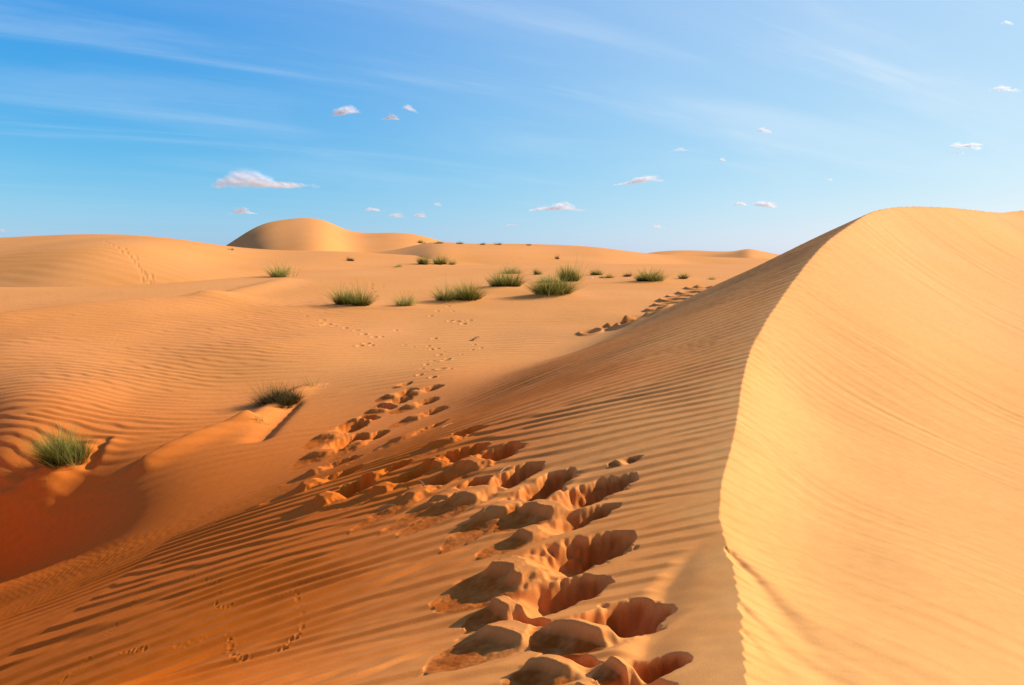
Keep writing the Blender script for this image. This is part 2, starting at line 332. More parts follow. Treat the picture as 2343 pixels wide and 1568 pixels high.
# --- footsteps
def cap(px_, py_, ax, ay, bx, by):
    vx, vy = bx-ax, by-ay; l = math.hypot(vx, vy); vx /= l; vy /= l
    return (px_-ax)*vx+(py_-ay)*vy, -(px_-ax)*vy+(py_-ay)*vx, l
kq = np.array([-1.25, -1.05, -.9, -.6, -.42, -.32, -.15, .1, .35, .7, .88, .97, 1.03])
DL = np.zeros_like(L); CH = np.zeros_like(L); side_all = np.zeros_like(L); rough = np.zeros_like(L)
nz1 = noise(X*7, Y*7); nz2 = noise(X*19+3, Y*19); nz3 = noise(X*45, Y*45)
for i, (a, b, c, d, e, f_, hw, dp) in enumerate(sorted(STEPS, key=lambda t: t[1])):
    h3 = hitarr([a*S2, c*S2, e*S2], [b*S2, d*S2, f_*S2], dmin=1.6, dmax=40)
    ctr, rt, lf = h3
    lR = math.hypot(rt[0]-ctr[0], rt[1]-ctr[1]); lL = math.hypot(lf[0]-ctr[0], lf[1]-ctr[1])
    hw = hw*(1.28+.5*float(sst(np.array(ctr[1]), 7.2, 9.5)))
    m = (np.abs(X-ctr[0]) < lR+lL+.5) & (np.abs(Y-ctr[1]) < lR+lL+.5)
    ii = np.nonzero(m)
    if not len(ii[0]): continue
    x_, y_ = X[ii], Y[ii]
    # direction: from the front end to the back wall
    ux, uy = rt[0]-lf[0], rt[1]-lf[1]; l = math.hypot(ux, uy); ux /= l; uy /= l
    al = (x_-ctr[0])*ux+(y_-ctr[1])*uy; ac = -(x_-ctr[0])*uy+(y_-ctr[1])*ux
    q = np.where(al > 0, al/lR, al/lL)
    q = q + .06*nz1[ii] + .012*nz2[ii]
    p = np.abs(ac)/hw*(1+.18*nz1[ii]+.10*nz2[ii])
    env = np.sqrt(np.clip(1-np.minimum(np.abs(q), 1.2)**2.4, 0, 1))
    D_ = dp*1.15
    vneg = np.interp(q, kq, [0, 0, .0, .0, 0, 0, .08, .34, .74, 1, .74, .30, 0])
    vpos = np.interp(q, kq, [.0, -.01, -.05, -.06, .26, .85, .9, .25, 0, 0, 0, 0, 0])
    new = D_*(-vneg*(1-.25*np.minimum(p, 1)**2) + .54*vpos*np.clip(1-.5*p**2, 0, 1))
    tip = sst(1.1-np.abs(q), 0, .14); sd1 = (1-sst(p, env*.55, env*1.0+.08))*tip; DL[ii] = DL[ii]*(1-sd1)+new*sd1
    pr_ = .06*D_*np.exp(-((np.abs(ac)/hw-1.08)/.2)**2)*sst(np.abs(q), 1.1, .2)*(ac < 0); DL[ii] += pr_       # soft rim on the near side
    cq = np.interp(q, [-1.05, -.98, -.45, -.36, .30, .50, .94, 1.0], [0, 1, .95, 0, 0, .8, .8, 0])  # churned sand plus shade painted on front lobe and back wall
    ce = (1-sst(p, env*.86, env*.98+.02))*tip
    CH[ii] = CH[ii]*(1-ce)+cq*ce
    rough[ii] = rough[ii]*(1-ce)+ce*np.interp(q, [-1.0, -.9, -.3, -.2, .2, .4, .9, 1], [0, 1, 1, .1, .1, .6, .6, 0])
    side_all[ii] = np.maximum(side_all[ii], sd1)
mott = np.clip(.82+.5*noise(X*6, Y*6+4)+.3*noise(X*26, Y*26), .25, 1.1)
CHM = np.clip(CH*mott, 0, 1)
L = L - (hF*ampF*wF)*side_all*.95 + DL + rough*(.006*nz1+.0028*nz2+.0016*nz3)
# small firm prints
def dimple(A, x0, y0, lx, ly, dep, ang=0.0, rim=.35):
    m = (np.abs(X-x0) < 3*max(lx, ly)) & (np.abs(Y-y0) < 3*max(lx, ly)); ii = np.nonzero(m)
    if not len(ii[0]): return
    dx, dy = X[ii]-x0, Y[ii]-y0; ca, sa = math.cos(ang), math.sin(ang)
    r2 = ((dx*ca+dy*sa)/lx)**2+((-dx*sa+dy*ca)/ly)**2
    A[ii] += -dep*np.exp(-r2**1.5) + dep*rim*np.exp(-((np.sqrt(r2)-1.35)/.35)**2)
h3 = hitarr([m[0]*S2 for m in MINI], [m[1]*S2 for m in MINI], dmin=4)
for (a, b, l), h in zip(MINI, h3):
    k = min(.8*l*S2/F*h[1]*.62, .34); dimple(L, h[0], h[1], k, k*1.25, .28*k+.02, random.uniform(-.4, .4))
tp = tracks(); h3 = hitarr(tp[:, 0], tp[:, 1], dmin=1.6, dmax=30)
fade = np.clip(.55+1.1*noise(h3[:, 0]*1.7, h3[:, 1]*1.7), .08, 1.2)
for h, fd in zip(h3, fade): dimple(L, h[0], h[1], .014, .02, fd*   .0045*random.uniform(.3, 1.5), random.uniform(0, 3), .45)
# the half buried trail high on the far left of the big flank, seen edge on
for k, (a, b, wd, dp) in enumerate([(1350,762,.2,.1),(1400,750,.25,.12),(1450,738,.3,.16),(1490,722,.3,.16),(1530,700,.32,.2),(1560,683,.35,.22),(1600,662,.35,.2),(1640,640,.3,.15),(1420,742,.25,.12),(1470,728,.3,.15),(1510,708,.3,.2),(1545,690,.34,.22),(1580,672,.34,.2),(1620,652,.3,.18)]):
    h = hit(a*S2, b*S2, dmin=6, dmax=45); dimple(L, h[0], h[1], wd*1.3, wd*1.7, dp*1.5, random.uniform(-.6, .6), .5); CHM = np.maximum(CHM, .9*np.exp(-(((X-h[0]+.15)/(wd*1.5))**2+((Y-h[1])/(wd*1.8))**2)**2)*np.clip(.9+.5*nz1, 0, 1))  # dark patches put the shade of these pits into the sand colour
# scour hollows and sand tails at the near clumps
def feat(A, a, b, wl, wr, amp, d0=None):
    """ridge (amp > 0) or trough (amp < 0) from pixel a to pixel b with its own width on each side"""
    pa, pb = hit(*a), hit(*b); al, ac, l = cap(X, Y, pa[0], pa[1], pb[0], pb[1])
    e = np.maximum(0, np.maximum(-al, al-l)); tt = np.clip(al/l, 0, 1)
    prof = np.where(ac > 0, np.exp(-(ac/wl)**2), np.exp(-(ac/wr)**2))*np.exp(-(e/(.5*(wl+wr)))**2)
    return A + amp*prof
sh = lambda u, v: (u*S2, v*S2)
L = feat(L, sh(696, 888), sh(560, 968), .34, .26, .10)       # hummock under the second clump
L = feat(L, sh(672, 925), sh(602, 1000), .16, .34, -.13)     # scour beside it
L = feat(L, sh(560, 968), sh(330, 1062), .38, .13, .17)
L = feat(L, sh(215, 1030), sh(110, 1095), .5, .4, .17)      # hummock under the left clump
L = feat(L, sh(238, 1015), sh(212, 1060), .10, .25, -.12)
L = feat(L, sh(110, 1110), sh(-60, 1200), .6, .2, .20)
L = feat(L, sh(650, 643), sh(470, 690), 1.3, .8, .22)        # tail of the clump further back
L = feat(L, sh(470, 690), sh(0, 735), 2.8, 1.6, .34)
for a, b, s_ in ((805, 697, .5), (930, 700, .35), (1045, 686, .5), (1150, 657, .5), (1275, 676, .8), (1485, 645, .8), (1563, 640, .5)):
    h = hit(a*S2, b*S2, dmin=10); m_ = np.exp(-((X-h[0])**2/(1.6*s_+.4)**2+(Y-h[1])**2/(2*s_+.5)**2)); L = L + .22*s_*m_
    L = L + .10*np.exp(-((X-h[0]+1.4)**2/1.6**2+(Y-h[1]+1.1)**2/.35**2))
# notches of the crest and the troughs that run down the sunlit face
def featR(a, b, wl, wr, amp):
    global RR; RR = feat(RR, sh(*a), sh(*b), wl, wr, amp)
def troughR(pts, w0, w1, amp):
    global RR
    hp = hitarr([p[0]*S2 for p in pts], [p[1]*S2 for p in pts], dmin=1.8, dmax=20)[:, :2]; sg = np.hypot(*np.diff(hp, axis=0).T); Lg = np.r_[0, np.cumsum(sg)]
    best = np.full(X.shape, 1e9); off = np.zeros(X.shape); tt = np.zeros(X.shape)
    for i in range(len(hp)-1):
        al, ac, l = cap(X, Y, *hp[i], *hp[i+1]); e = np.maximum(0, np.maximum(-al, al-l)); dd = np.hypot(e, ac); k = dd < best
        best = np.where(k, dd, best); off = np.where(k, np.where(e > 0, np.sign(ac)*dd, ac), off); tt = np.where(k, (Lg[i]+np.clip(al, 0, l))/Lg[-1], tt)
    wd = w0+(w1-w0)*tt; q = off/wd
    RR = RR - amp*np.where(q < 0, np.exp(-q*q), np.exp(-(q*1.8)**2))*(1-.8*tt)*sst(1-tt, 0, .25)
troughR([(1672, 1262), (1720, 1310), (1790, 1400), (1850, 1480), (1930, 1560), (2000, 1640)], .06, .26, .034)
troughR([(1690, 1380), (1740, 1425), (1810, 1490), (1920, 1560), (2050, 1650)], .05, .2, .018)
troughR([(1700, 1440), (1750, 1500), (1830, 1570)], .04, .1, .010)
ZB = np.where(S > .6+.02*rr, L, np.where(S < -(.6+.02*rr), RR, np.minimum(L, RR)))
# --------------- sheets
def grid_mesh(name, X, Y, Z, mat, wrap=False, attr=None, attr2=None):
    nr, nc = X.shape; me = D.meshes.new(name); n = nr*nc
    me.vertices.add(n); me.vertices.foreach_set('co', np.stack([X, Y, Z], -1).astype(np.float32).ravel())
    i = np.arange(nr-1)[:, None]*nc; j = np.arange(nc-1)[None]
    q = np.stack([i+j, i+j+nc, i+j+nc+1, i+j+1], -1).reshape(-1, 4)[:, ::-1]; nf = len(q)
    me.loops.add(nf*4); me.loops.foreach_set('vertex_index', q.astype(np.int32).ravel())
    me.polygons.add(nf); me.polygons.foreach_set('loop_start', (np.arange(nf)*4).astype(np.int32))
    me.polygons.foreach_set('use_smooth', np.ones(nf, bool))
    me.update(calc_edges=True)
    if attr is not None:
        a = me.attributes.new('churn_shade', 'FLOAT', 'POINT'); a.data.foreach_set('value', attr.astype(np.float32).ravel())
    if attr2 is not None:
        a = me.attributes.new('red_tone_shade', 'FLOAT', 'POINT'); a.data.foreach_set('value', attr2.astype(np.float32).ravel())
    me.materials.append(mat); o = D.objects.new(name, me); COL.objects.link(o); return o
def material(name):
    m = D.materials.new(name); m.use_nodes = True; return m, m.node_tree, m.node_tree.nodes['Principled BSDF']
def sand_material(name, c_lo, c_hi, near=True):
    m, t, b = material(name); ns = t.nodes; lk = t.links
    geo = ns.new('ShaderNodeNewGeometry')
    n = ns.new('ShaderNodeTexNoise'); n.inputs['Scale'].default_value = .13; n.inputs['Detail'].default_value = 4; lk.new(geo.outputs['Position'], n.inputs[0])
    r = ns.new('ShaderNodeValToRGB'); r.color_ramp.elements[0].position = .3; r.color_ramp.elements[1].position = .7
    r.color_ramp.elements[0].color = (*c_lo, 1); r.color_ramp.elements[1].color = (*c_hi, 1); lk.new(n.outputs[0], r.inputs[0])
    g = ns.new('ShaderNodeTexNoise'); g.inputs['Scale'].default_value = 230; g.inputs['Detail'].default_value = 3; lk.new(geo.outputs['Position'], g.inputs[0])
    mm = ns.new('ShaderNodeMapRange'); mm.inputs[1].default_value = .3; mm.inputs[2].default_value = .7; mm.inputs[3].default_value = .86; mm.inputs[4].default_value = 1.12; lk.new(g.outputs[0], mm.inputs[0])
    g2 = ns.new('ShaderNodeTexNoise'); g2.inputs['Scale'].default_value = 9; g2.inputs['Detail'].default_value = 5; lk.new(geo.outputs['Position'], g2.inputs[0])
    m2 = ns.new('ShaderNodeMapRange'); m2.inputs[1].default_value = .3; m2.inputs[2].default_value = .7; m2.inputs[3].default_value = .95; m2.inputs[4].default_value = 1.05; lk.new(g2.outputs[0], m2.inputs[0])
    pr_ = ns.new('ShaderNodeMath'); pr_.operation = 'MULTIPLY'; lk.new(mm.outputs[0], pr_.inputs[0]); lk.new(m2.outputs[0], pr_.inputs[1])
    at = ns.new('ShaderNodeAttribute'); at.attribute_name = 'churn_shade'
    mc = ns.new('ShaderNodeMix'); mc.data_type = 'RGBA'; lk.new(at.outputs['Fac'], mc.inputs['Factor']); lk.new(r.outputs[0], mc.inputs['A']); mc.inputs['B'].default_value = (.18, .046, .008, 1)  # dark sand colour: churned tone, deepened to paint in footprint shadow
    at2 = ns.new('ShaderNodeAttribute'); at2.attribute_name = 'red_tone_shade'; mi = ns.new('ShaderNodeMix'); mi.data_type = 'RGBA'
    lk.new(at2.outputs['Fac'], mi.inputs['Factor']); lk.new(mc.outputs['Result'], mi.inputs['A']); mi.inputs['B'].default_value = (.74, .155, .008, 1)  # redder sand colour, also paints the deep shade of the left flank
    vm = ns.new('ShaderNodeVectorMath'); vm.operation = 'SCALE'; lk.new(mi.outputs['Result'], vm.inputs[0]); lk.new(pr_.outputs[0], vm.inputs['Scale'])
    lk.new(vm.outputs[0], b.inputs['Base Color']); b.inputs['Roughness'].default_value = .95; b.inputs['Specular IOR Level'].default_value = .1
    bp = ns.new('ShaderNodeBump'); bp.inputs['Strength'].default_value = .5; bp.inputs['Distance'].default_value = .0035; lk.new(g.outputs[0], bp.inputs['Height'])
    lk.new(bp.outputs[0], b.inputs['Normal'])
    return m
SAND = sand_material('sand', (.79, .365, .105), (.84, .405, .14))
g = grid_mesh('sand_ground', X, Y, ZB, SAND, attr=CHM, attr2=np.clip(.28*sst(S+.3*noise(X*2, Y*2), -.3, .5) + .17*sst(-X, 2, 11)*(1-sst(Y, 26, 50)) + sst(.9-X+.25*Y+1.2*noise(X/3, Y/3), .2, 5.2)*.70*(1-sst(Y, 9, 24)), 0, 1)); tag(g, kind='structure'); g.cycles.shadow_terminator_shading_offset = .15; g.cycles.shadow_terminator_geometry_offset = .3  # red tint left of the crest, strongest as painted shade low on the left

# far dunes: each a ridge with its own sheet
def far_dune(name, sil, d0, af, ab, bf, front, back, base_z=-9, warp=0, bumps=()):
    us = np.array([s[0] for s in sil], float); fz = spline(us, [s[1] for s in sil])
    uu = np.linspace(us[0], us[-1], 1400 if name == 'left_dune' else 420); ds = np.concatenate([np.linspace(d0-front, d0+back, 260)])
    dr = np.full(len(uu), float(d0)) if name != 'hill_dune' else spline([190, 228, 285, 345, 480], [152, 160, 176, 182, 182])(uu)
    U, Dd = np.meshgrid(uu, ds); zt = np.empty(len(uu)); ax = np.empty(len(uu))
    for k, u in enumerate(uu): ax[k], b = ray(u, float(fz(u))); zt[k] = b*dr[k]
    Xx = ax[None]*Dd; q = Dd-dr[None]
    wv_ = warp*noise(Xx/(d0*.12)+d0, Dd*0+.5)
    qq = q - 0
    zf = zt[None] - af*(np.sqrt((np.minimum(qq, 0))**2+bf**2)-bf) - ab*(np.sqrt((np.maximum(qq, 0))**2+bf**2)-bf)
    zf = zf + wv_*sst(-q, 2, 20) - 5*sst(d0-Dd, front*.55, front)
    if name == 'left_dune':
        qs_ = np.linspace(-front, 0, 400); lt = []
        for (a_, b_) in LTR:
            zt_ = ray(a_*S2, float(fz(a_*S2)))[1]*d0; zz2 = zt_-af*(np.sqrt(qs_**2+bf**2)-bf); vv2 = np.array([ray(a_*S2, b_*S2)[1]])
            k_ = np.argmin(np.abs(zz2/(d0+qs_)-vv2)); lt.append((a_*S2, qs_[k_], 1.5, .33, -.04)); lt.append((a_*S2+2.0, qs_[k_]+.2, 1.4, .35, .015))
        bumps = tuple(bumps)+tuple(lt)
    for (bu, bd, su, sdp, am) in bumps:
        zf = zf + am*np.exp(-((U-bu)/su)**2-((q-bd)/sdp)**2)
    zf = zf + .02*np.sin(2*np.pi*(Dd+.3*Xx)/1.1+2*noise(Xx/4, Dd/4))*(d0 < 120)
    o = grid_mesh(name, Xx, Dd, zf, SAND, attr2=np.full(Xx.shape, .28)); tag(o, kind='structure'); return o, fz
DUNES = [
 ('left_dune', [(-420,246),(-200,242),(0,238),(50,235.6),(103,234.6),(150,236.6),(190,241),(225,245.8),(260,249.2),(291,250.6),(330,251.2),(380,253.6),(450,257.5),(520,262)], 90, .085, .12, 7, 55, 50, .5, ()),
 ('shrub_dune', [(330,258),(380,252),(410,246.5),(432,242.4),(460,243.2),(500,243.8),(560,245),(600,247.6),(640,252.5),(680,255.6),(730,257.5),(800,259.5),(900,262)], 120, .07, .12, 8, 60, 50, .9, ()),
 ('hill_dune', [(190,258),(212,253),(226,245.5),(240,236.5),(262,224.8),(285,219.8),(308,218.3),(325,221),(345,229.2),(358,232.2),(390,232.8),(418,235),(434,239),(455,246),(480,254)], 180, .12, .3, 6, 95, 50, 1.2, ()),
 ('distant_dune', [(590,262),(620,257),(640,254),(665,251),(700,250),(725,251.2),(738,250.4),(748,249),(760,250.8),(790,256),(850,260)], 240, .14, .2, 6, 80, 60, 2, ((700,-20,25,14,-1.5),)),
]
for nm, sil, d0, af, ab, bf, fr, bk, wp, bu in DUNES: far_dune(nm, sil, d0, af, ab, bf, fr, bk, warp=wp, bumps=bu)

C.view_layer.update()
DG = C.evaluated_depsgraph_get()
def cast(u, v):
    """where a pixel ray of the reference view meets the finished terrain"""
    a, b = ray(u, v); dv = Vector((a, 1, b)).normalized()
    ok, loc, *_ = SC.ray_cast(DG, Vector((0, 0, 0)), dv, distance=3000)
    return loc if ok else None
def drop(x, y):
    ok, loc, *_ = SC.ray_cast(DG, Vector((x, y, 60)), Vector((0, 0, -1)), distance=200)
    return loc.z if ok else -3
# ------------------------------------------------------------------ grass
def grass_material(name, stops):
    m, t, b = material(name); ns = t.nodes; lk = t.links
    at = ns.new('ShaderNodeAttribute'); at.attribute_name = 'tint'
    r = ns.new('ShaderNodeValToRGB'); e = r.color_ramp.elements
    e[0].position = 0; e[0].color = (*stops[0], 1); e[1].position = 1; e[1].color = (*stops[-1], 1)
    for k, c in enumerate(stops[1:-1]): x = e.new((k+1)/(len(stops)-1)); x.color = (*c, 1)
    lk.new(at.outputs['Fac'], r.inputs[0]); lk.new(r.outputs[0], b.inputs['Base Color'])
    b.inputs['Roughness'].default_value = .6; b.inputs['Specular IOR Level'].default_value = .25
    tr = ns.new('ShaderNodeBsdfTranslucent'); lk.new(r.outputs[0], tr.inputs[0])
    mx = ns.new('ShaderNodeMixShader'); mx.inputs[0].default_value = .3
    o = [n for n in ns if n.type == 'OUTPUT_MATERIAL'][0]; lk.new(b.outputs[0], mx.inputs[1]); lk.new(tr.outputs[0], mx.inputs[2]); lk.new(mx.outputs[0], o.inputs[0])
    return m
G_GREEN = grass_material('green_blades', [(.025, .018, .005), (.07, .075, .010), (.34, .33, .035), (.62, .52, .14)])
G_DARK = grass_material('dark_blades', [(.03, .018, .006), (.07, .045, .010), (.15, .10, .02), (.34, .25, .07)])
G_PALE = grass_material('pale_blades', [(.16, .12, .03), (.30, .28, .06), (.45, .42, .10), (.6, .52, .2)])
def blades_mesh(name, n, rad, hgt, width, spread, lean=(0, 0), curl=.5, mat=None, seed=0, tmin=0, tmax=1, length_var=.7, flat=1.0, ground=None):
    r = np.random.default_rng(seed); ns = 5
    a = r.random(n)*2*np.pi; q = np.sqrt(r.random(n)); nt_ = int(r.integers(3, 6))
    sxy = np.stack([r.uniform(-.6, .6, nt_), r.uniform(-.4, .4, nt_)], -1); shh = r.uniform(.55, 1.0, nt_); shh[0] = 1; sr = r.uniform(.25, .55, nt_); si = r.choice(nt_, n, p=(sr**1.5)/(sr**1.5).sum())
    bx = rad*(sxy[si, 0]+sr[si]*q*np.cos(a)*.8); by = rad*(sxy[si, 1]+sr[si]*q*np.sin(a)*.7)
    out_ = q*spread*(.6+.8*r.random(n)); a2 = a+r.normal(0, .45, n)
    ln = hgt*shh[si]*(1-length_var*r.random(n)**1.4)*(1-.2*q)
    dx = np.cos(a2)*out_+lean[0]+r.normal(0, .10, n); dy = np.sin(a2)*out_+lean[1]+r.normal(0, .10, n)
    t = np.linspace(0, 1, ns+1)[None]
    cu = curl*(.5+r.random(n))[:, None]
    hx = dx[:, None]*(t+cu*t*t*.8); hy = dy[:, None]*(t+cu*t*t*.8)
    hz = t*flat - cu*.32*t**2.2*np.hypot(dx, dy)[:, None]
    nrm = np.sqrt(hx[:, -1]**2+hy[:, -1]**2+hz[:, -1]**2)[:, None]+1e-6
    sc = ln[:, None]/np.maximum(nrm, .6)
    wob = r.normal(0, .03, (n, 1))*np.sin(t*5+r.random((n, 1))*6)
    cxs = bx[:, None]+hx*sc+wob*ln[:, None]; cys = by[:, None]+hy*sc; czs = np.maximum(hz*sc, .01)
    if ground is not None: czs = czs+np.array([ground(x, y) for x, y in zip(bx, by)])[:, None]
    czs = czs - .03
    fa = r.random(n)*np.pi; wx_, wy_ = np.cos(fa)[:, None], np.sin(fa)[:, None]
    wd = width*(.6+.8*r.random(n))[:, None]*(1-t)**.7*.5+width*.06
    co = np.stack([np.stack([cxs-wx_*wd, cys-wy_*wd, czs], -1), np.stack([cxs+wx_*wd, cys+wy_*wd, czs], -1)], 2)  # n, ns+1, 2, 3
    me = D.meshes.new(name); nv = n*(ns+1)*2; me.vertices.add(nv); me.vertices.foreach_set('co', co.astype(np.float32).ravel())
    b0 = (np.arange(n)*(ns+1)*2)[:, None]+np.arange(ns)[None]*2
    f = np.stack([b0, b0+1, b0+3, b0+2], -1).reshape(-1, 4); nf = len(f)
    me.loops.add(nf*4); me.loops.foreach_set('vertex_index', f.astype(np.int32).ravel())
    me.polygons.add(nf); me.polygons.foreach_set('loop_start', (np.arange(nf)*4).astype(np.int32)); me.update(calc_edges=True)
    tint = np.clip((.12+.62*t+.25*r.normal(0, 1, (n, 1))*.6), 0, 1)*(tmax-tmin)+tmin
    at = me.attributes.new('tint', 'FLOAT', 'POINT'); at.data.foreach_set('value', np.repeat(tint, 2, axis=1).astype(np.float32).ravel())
    me.materials.append(mat); return me
def clump(label, u, v, wpx, hpx, style='green', n=600, lean=(0, 0), group='grass clumps scattered over the far sand', cat='grass clump', seeds=True, sink=0.0, stalk=True):
    p = cast(u, v)
    if p is None: print('MISS', u, v); return
    k = p.y/F; rad = wpx*k*.5; h = hpx*k
    e = D.objects.new('grass_clump', None); COL.objects.link(e); e.location = p; e.empty_display_size = .2
    tag(e, label, cat, group)
    sd_ = int(u*7+v*13)
    wid = max(.005, .3*k)
    mat = {'green': G_GREEN, 'dark': G_DARK, 'pale': G_PALE}[style]
    gr = (lambda x, y: drop(p.x+x, p.y+y)-p.z) if p.y < 60 else None
    zs = {}
    def gg(x, y):
        kx, ky = round(x/(rad*.3+.02)), round(y/(rad*.3+.02))
        if (kx, ky) not in zs: zs[(kx, ky)] = drop(p.x+kx*(rad*.3+.02), p.y+ky*(rad*.3+.02))-p.z
        return max(-.5*rad, min(.3*rad, zs[(kx, ky)]))
    ratio = h/rad
    spread = .95/max(ratio, .5)
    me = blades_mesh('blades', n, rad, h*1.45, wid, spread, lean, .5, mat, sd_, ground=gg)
    b = D.objects.new('blades', me); b.parent = e; PEND.append(b)
    if stalk:
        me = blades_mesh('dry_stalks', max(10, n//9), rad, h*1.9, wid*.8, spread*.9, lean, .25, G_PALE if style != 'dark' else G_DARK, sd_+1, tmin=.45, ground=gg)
        s = D.objects.new('dry_stalks', me); s.parent = e; PEND.append(s)
    return e
PEND = []
FG = 'grass clumps scattered over the far sand'
clump('dark green spiky grass clump standing alone at the left of the valley', 352, 304, 40, 20, n=1300)
clump('thin pale green grass clump low in the sand between two fuller green clumps', 407, 305, 26, 13, 'pale', 330)
clump('wide bright green grass clump on a low mound in the middle of the valley', 457, 299.5, 44, 19, n=1300)
clump('rounded green grass clump just left of and behind the biggest dark clump', 503, 286, 35, 16, n=1100)
clump('yellow green airy grass clump right behind the rounded green clump', 512, 273.5, 22, 9, 'pale', 320)
clump('little green tuft between the airy clump and the tall brownish clump', 539, 274.5, 11, 6, n=200)
clump('biggest dark green grass clump, spreading low with a long skirt on the right', 558, 294, 54, 22, 'green', 1900)
clump('tall brownish green grass clump rising directly behind the biggest dark clump', 571, 281, 24, 18, 'green', 700)
clump('small pale grass clump touching the left shoulder of the biggest dark clump', 544, 282.5, 17, 8, 'pale', 220)
clump('small round green clump beside white scraps, left of a flat green patch', 596, 275, 12, 7, n=260)
clump('flat ragged green grass patch right of the small round clump', 606, 278, 14, 5, 'green', 220)
clump('low blackish grass clump on a hump between two green clumps', 626, 276.5, 12, 5, 'dark', 220)
clump('broad yellow green grass clump, the largest near the foot of the high dune', 649, 281, 33, 13, n=900)
clump('narrow green grass clump standing alone right of the broad yellow green clump', 684, 278.5, 15, 7, n=260)
clump('tiny pale tuft at the very edge of the high dune flank', 711, 279.5, 8, 4, 'pale', 90)
clump('sparse straw green clump on the hooked sand crest at left of the valley', 282, 277, 33, 14, 'pale', 420)
clump('leftmost green clump of the row along the low sand rise in the background', 426, 264.5, 16, 9, n=300)
clump('middle bright green clump of the row along the low sand rise', 438, 264, 18, 10, n=300)
clump('fading straw coloured clump at the right end of the row on the low rise', 453, 264.5, 14, 6, 'pale', 160)
clump('small dark low bush alone on the smooth dune below the rounded hill', 351, 261, 9, 4, 'dark', 200)
clump('faint straw tuft at the foot of the low rise, left of the background row', 397, 267, 10, 4, 'pale', 90)
clump('tiny brown twiggy tuft on the bare slope above the brownish clump', 557, 259, 5, 4, 'dark', 60)
SK = 'tiny clumps along the skyline'
clump('tiny yellowish clump just below the skyline at the end of the rounded hill', 422, 243.5, 7, 4, 'green', 120, group=SK)
clump('tiny dark green clump, widest of those on the skyline', 438, 243.6, 11, 4, 'green', 160, group=SK)
clump('tiny dark clump standing alone on the skyline, second from the rounded hill', 459, 244, 8, 3.2, 'green', 110, group=SK)
clump('tiny pale clump on the skyline right of the middle of the row of specks', 483, 244.8, 9, 3.2, 'green', 110, group=SK)
clump('tiny faint clump on the skyline, last but one towards the right', 498, 244.8, 7, 3.2, 'green', 90, group=SK)
clump('barely visible clump, rightmost of the tiny ones on the skyline', 528, 245.4, 6, 2.4, 'green', 70, group=SK)
clump('tiny yellow tuft in the notch left of the rounded hill', 232, 250, 6, 3, 'pale', 60, group=SK)
NG = 'grass on the near hummocks'
clump('bushy green grass clump leaning left on a hummock at the left edge', 68, 459, 50, 35, 'green', 2100, lean=(-.35, 0), group=NG)
clump('thin pale sprig in the shadow below the bushy clump at the left edge', 46, 479, 24, 8, 'pale', 40, lean=(-.5, 0), group=NG, stalk=False)
clump('dark brown windswept grass clump crowning the hummock in the left middle', 276, 400, 54, 18, 'dark', 2600, lean=(-.6, .1), group=NG)
clump('thin yellow green upright shoots at the right tip of the windswept hummock', 307, 386, 22, 14, 'pale', 46, lean=(-.25, 0), group=NG, stalk=False)
clump('small pale green tuft hanging over the foot of the windswept hummock', 260, 422, 22, 10, 'pale', 150, lean=(-.6, 0), group=NG, stalk=False)
for b in PEND: COL.objects.link(b)

# ------------------------------------------------------------------ twigs, scraps
m_twig, t, b = material('bleached_twig'); b.inputs['Base Color'].default_value = (.62, .48, .28, 1); b.inputs['Roughness'].default_value = .8
m_dtwig, t, b = material('dark_wood'); b.inputs['Base Color'].default_value = (.12, .06, .035, 1); b.inputs['Roughness'].default_value = .85
m_scrap, t, b = material('white_scrap'); b.inputs['Base Color'].default_value = (.78, .80, .80, 1); b.inputs['Roughness'].default_value = .5
def tube(name, pts, r0, r1, mat, seg=7):
    pts = [Vector(p) for p in pts]; vs = []; fs = []
    for i, p in enumerate(pts):
        tg = (pts[min(i+1, len(pts)-1)]-pts[max(i-1, 0)]).normalized(); s1 = tg.cross(Vector((0, 0, 1))).normalized(); s2 = tg.cross(s1)
        r = r0+(r1-r0)*i/(len(pts)-1)
        for k in range(seg): a = 2*math.pi*k/seg; vs.append(p+(s1*math.cos(a)+s2*math.sin(a))*r)
    for i in range(len(pts)-1):
        for k in range(seg): k2 = (k+1) % seg; fs.append((i*seg+k, i*seg+k2, (i+1)*seg+k2, (i+1)*seg+k))
    fs.append(tuple(range(seg))[::-1]); fs.append(tuple(range((len(pts)-1)*seg, len(pts)*seg)))
    me = D.meshes.new(name); me.from_pydata(vs, [], fs); me.materials.append(mat)
    for p in me.polygons: p.use_smooth = True
    o = D.objects.new(name, me); COL.objects.link(o); return o
def twig(label, a, b, r, mat=m_twig, bow=.02, lift=.01, name='dry_twig', grp='bleached twigs on the trodden sand'):
    p, q = cast(a[0]*S2, a[1]*S2), cast(b[0]*S2, b[1]*S2)
    if p is None or q is None: return
    pts = []
    for k in range(8):
        t = k/7; x = p.lerp(q, t); z = drop(x.x, x.y); pts.append((x.x, x.y+bow*math.sin(math.pi*t), max(z, x.z)+r+lift*math.sin(math.pi*t)))
    o = tube(name, pts, r, r*.5, mat); tag(o, label, 'twig', grp)
twig('curved pale twig lying in the dark hollow of a large footprint', (1142, 1083), (1168, 1066), .004)
twig('short pale twig on the broken edge above the middle footprints', (958, 1099), (972, 1114), .003)
twig('pale bent twig on the shaded sand left of the middle footprints', (866, 1168), (900, 1155), .004)
twig('thin straw lying on rippled sand right of the windswept hummock', (672+598, 0) if False else (1010, 980), (1035, 968), .003)
twig('fine pale straw on the sand between the hummock and the first footprints', (1290*.0+740, 887), (752, 877), .004)
twig('straw lying beside the lowest print of the left trail', (690+60, 1160), (778, 1150), .003)
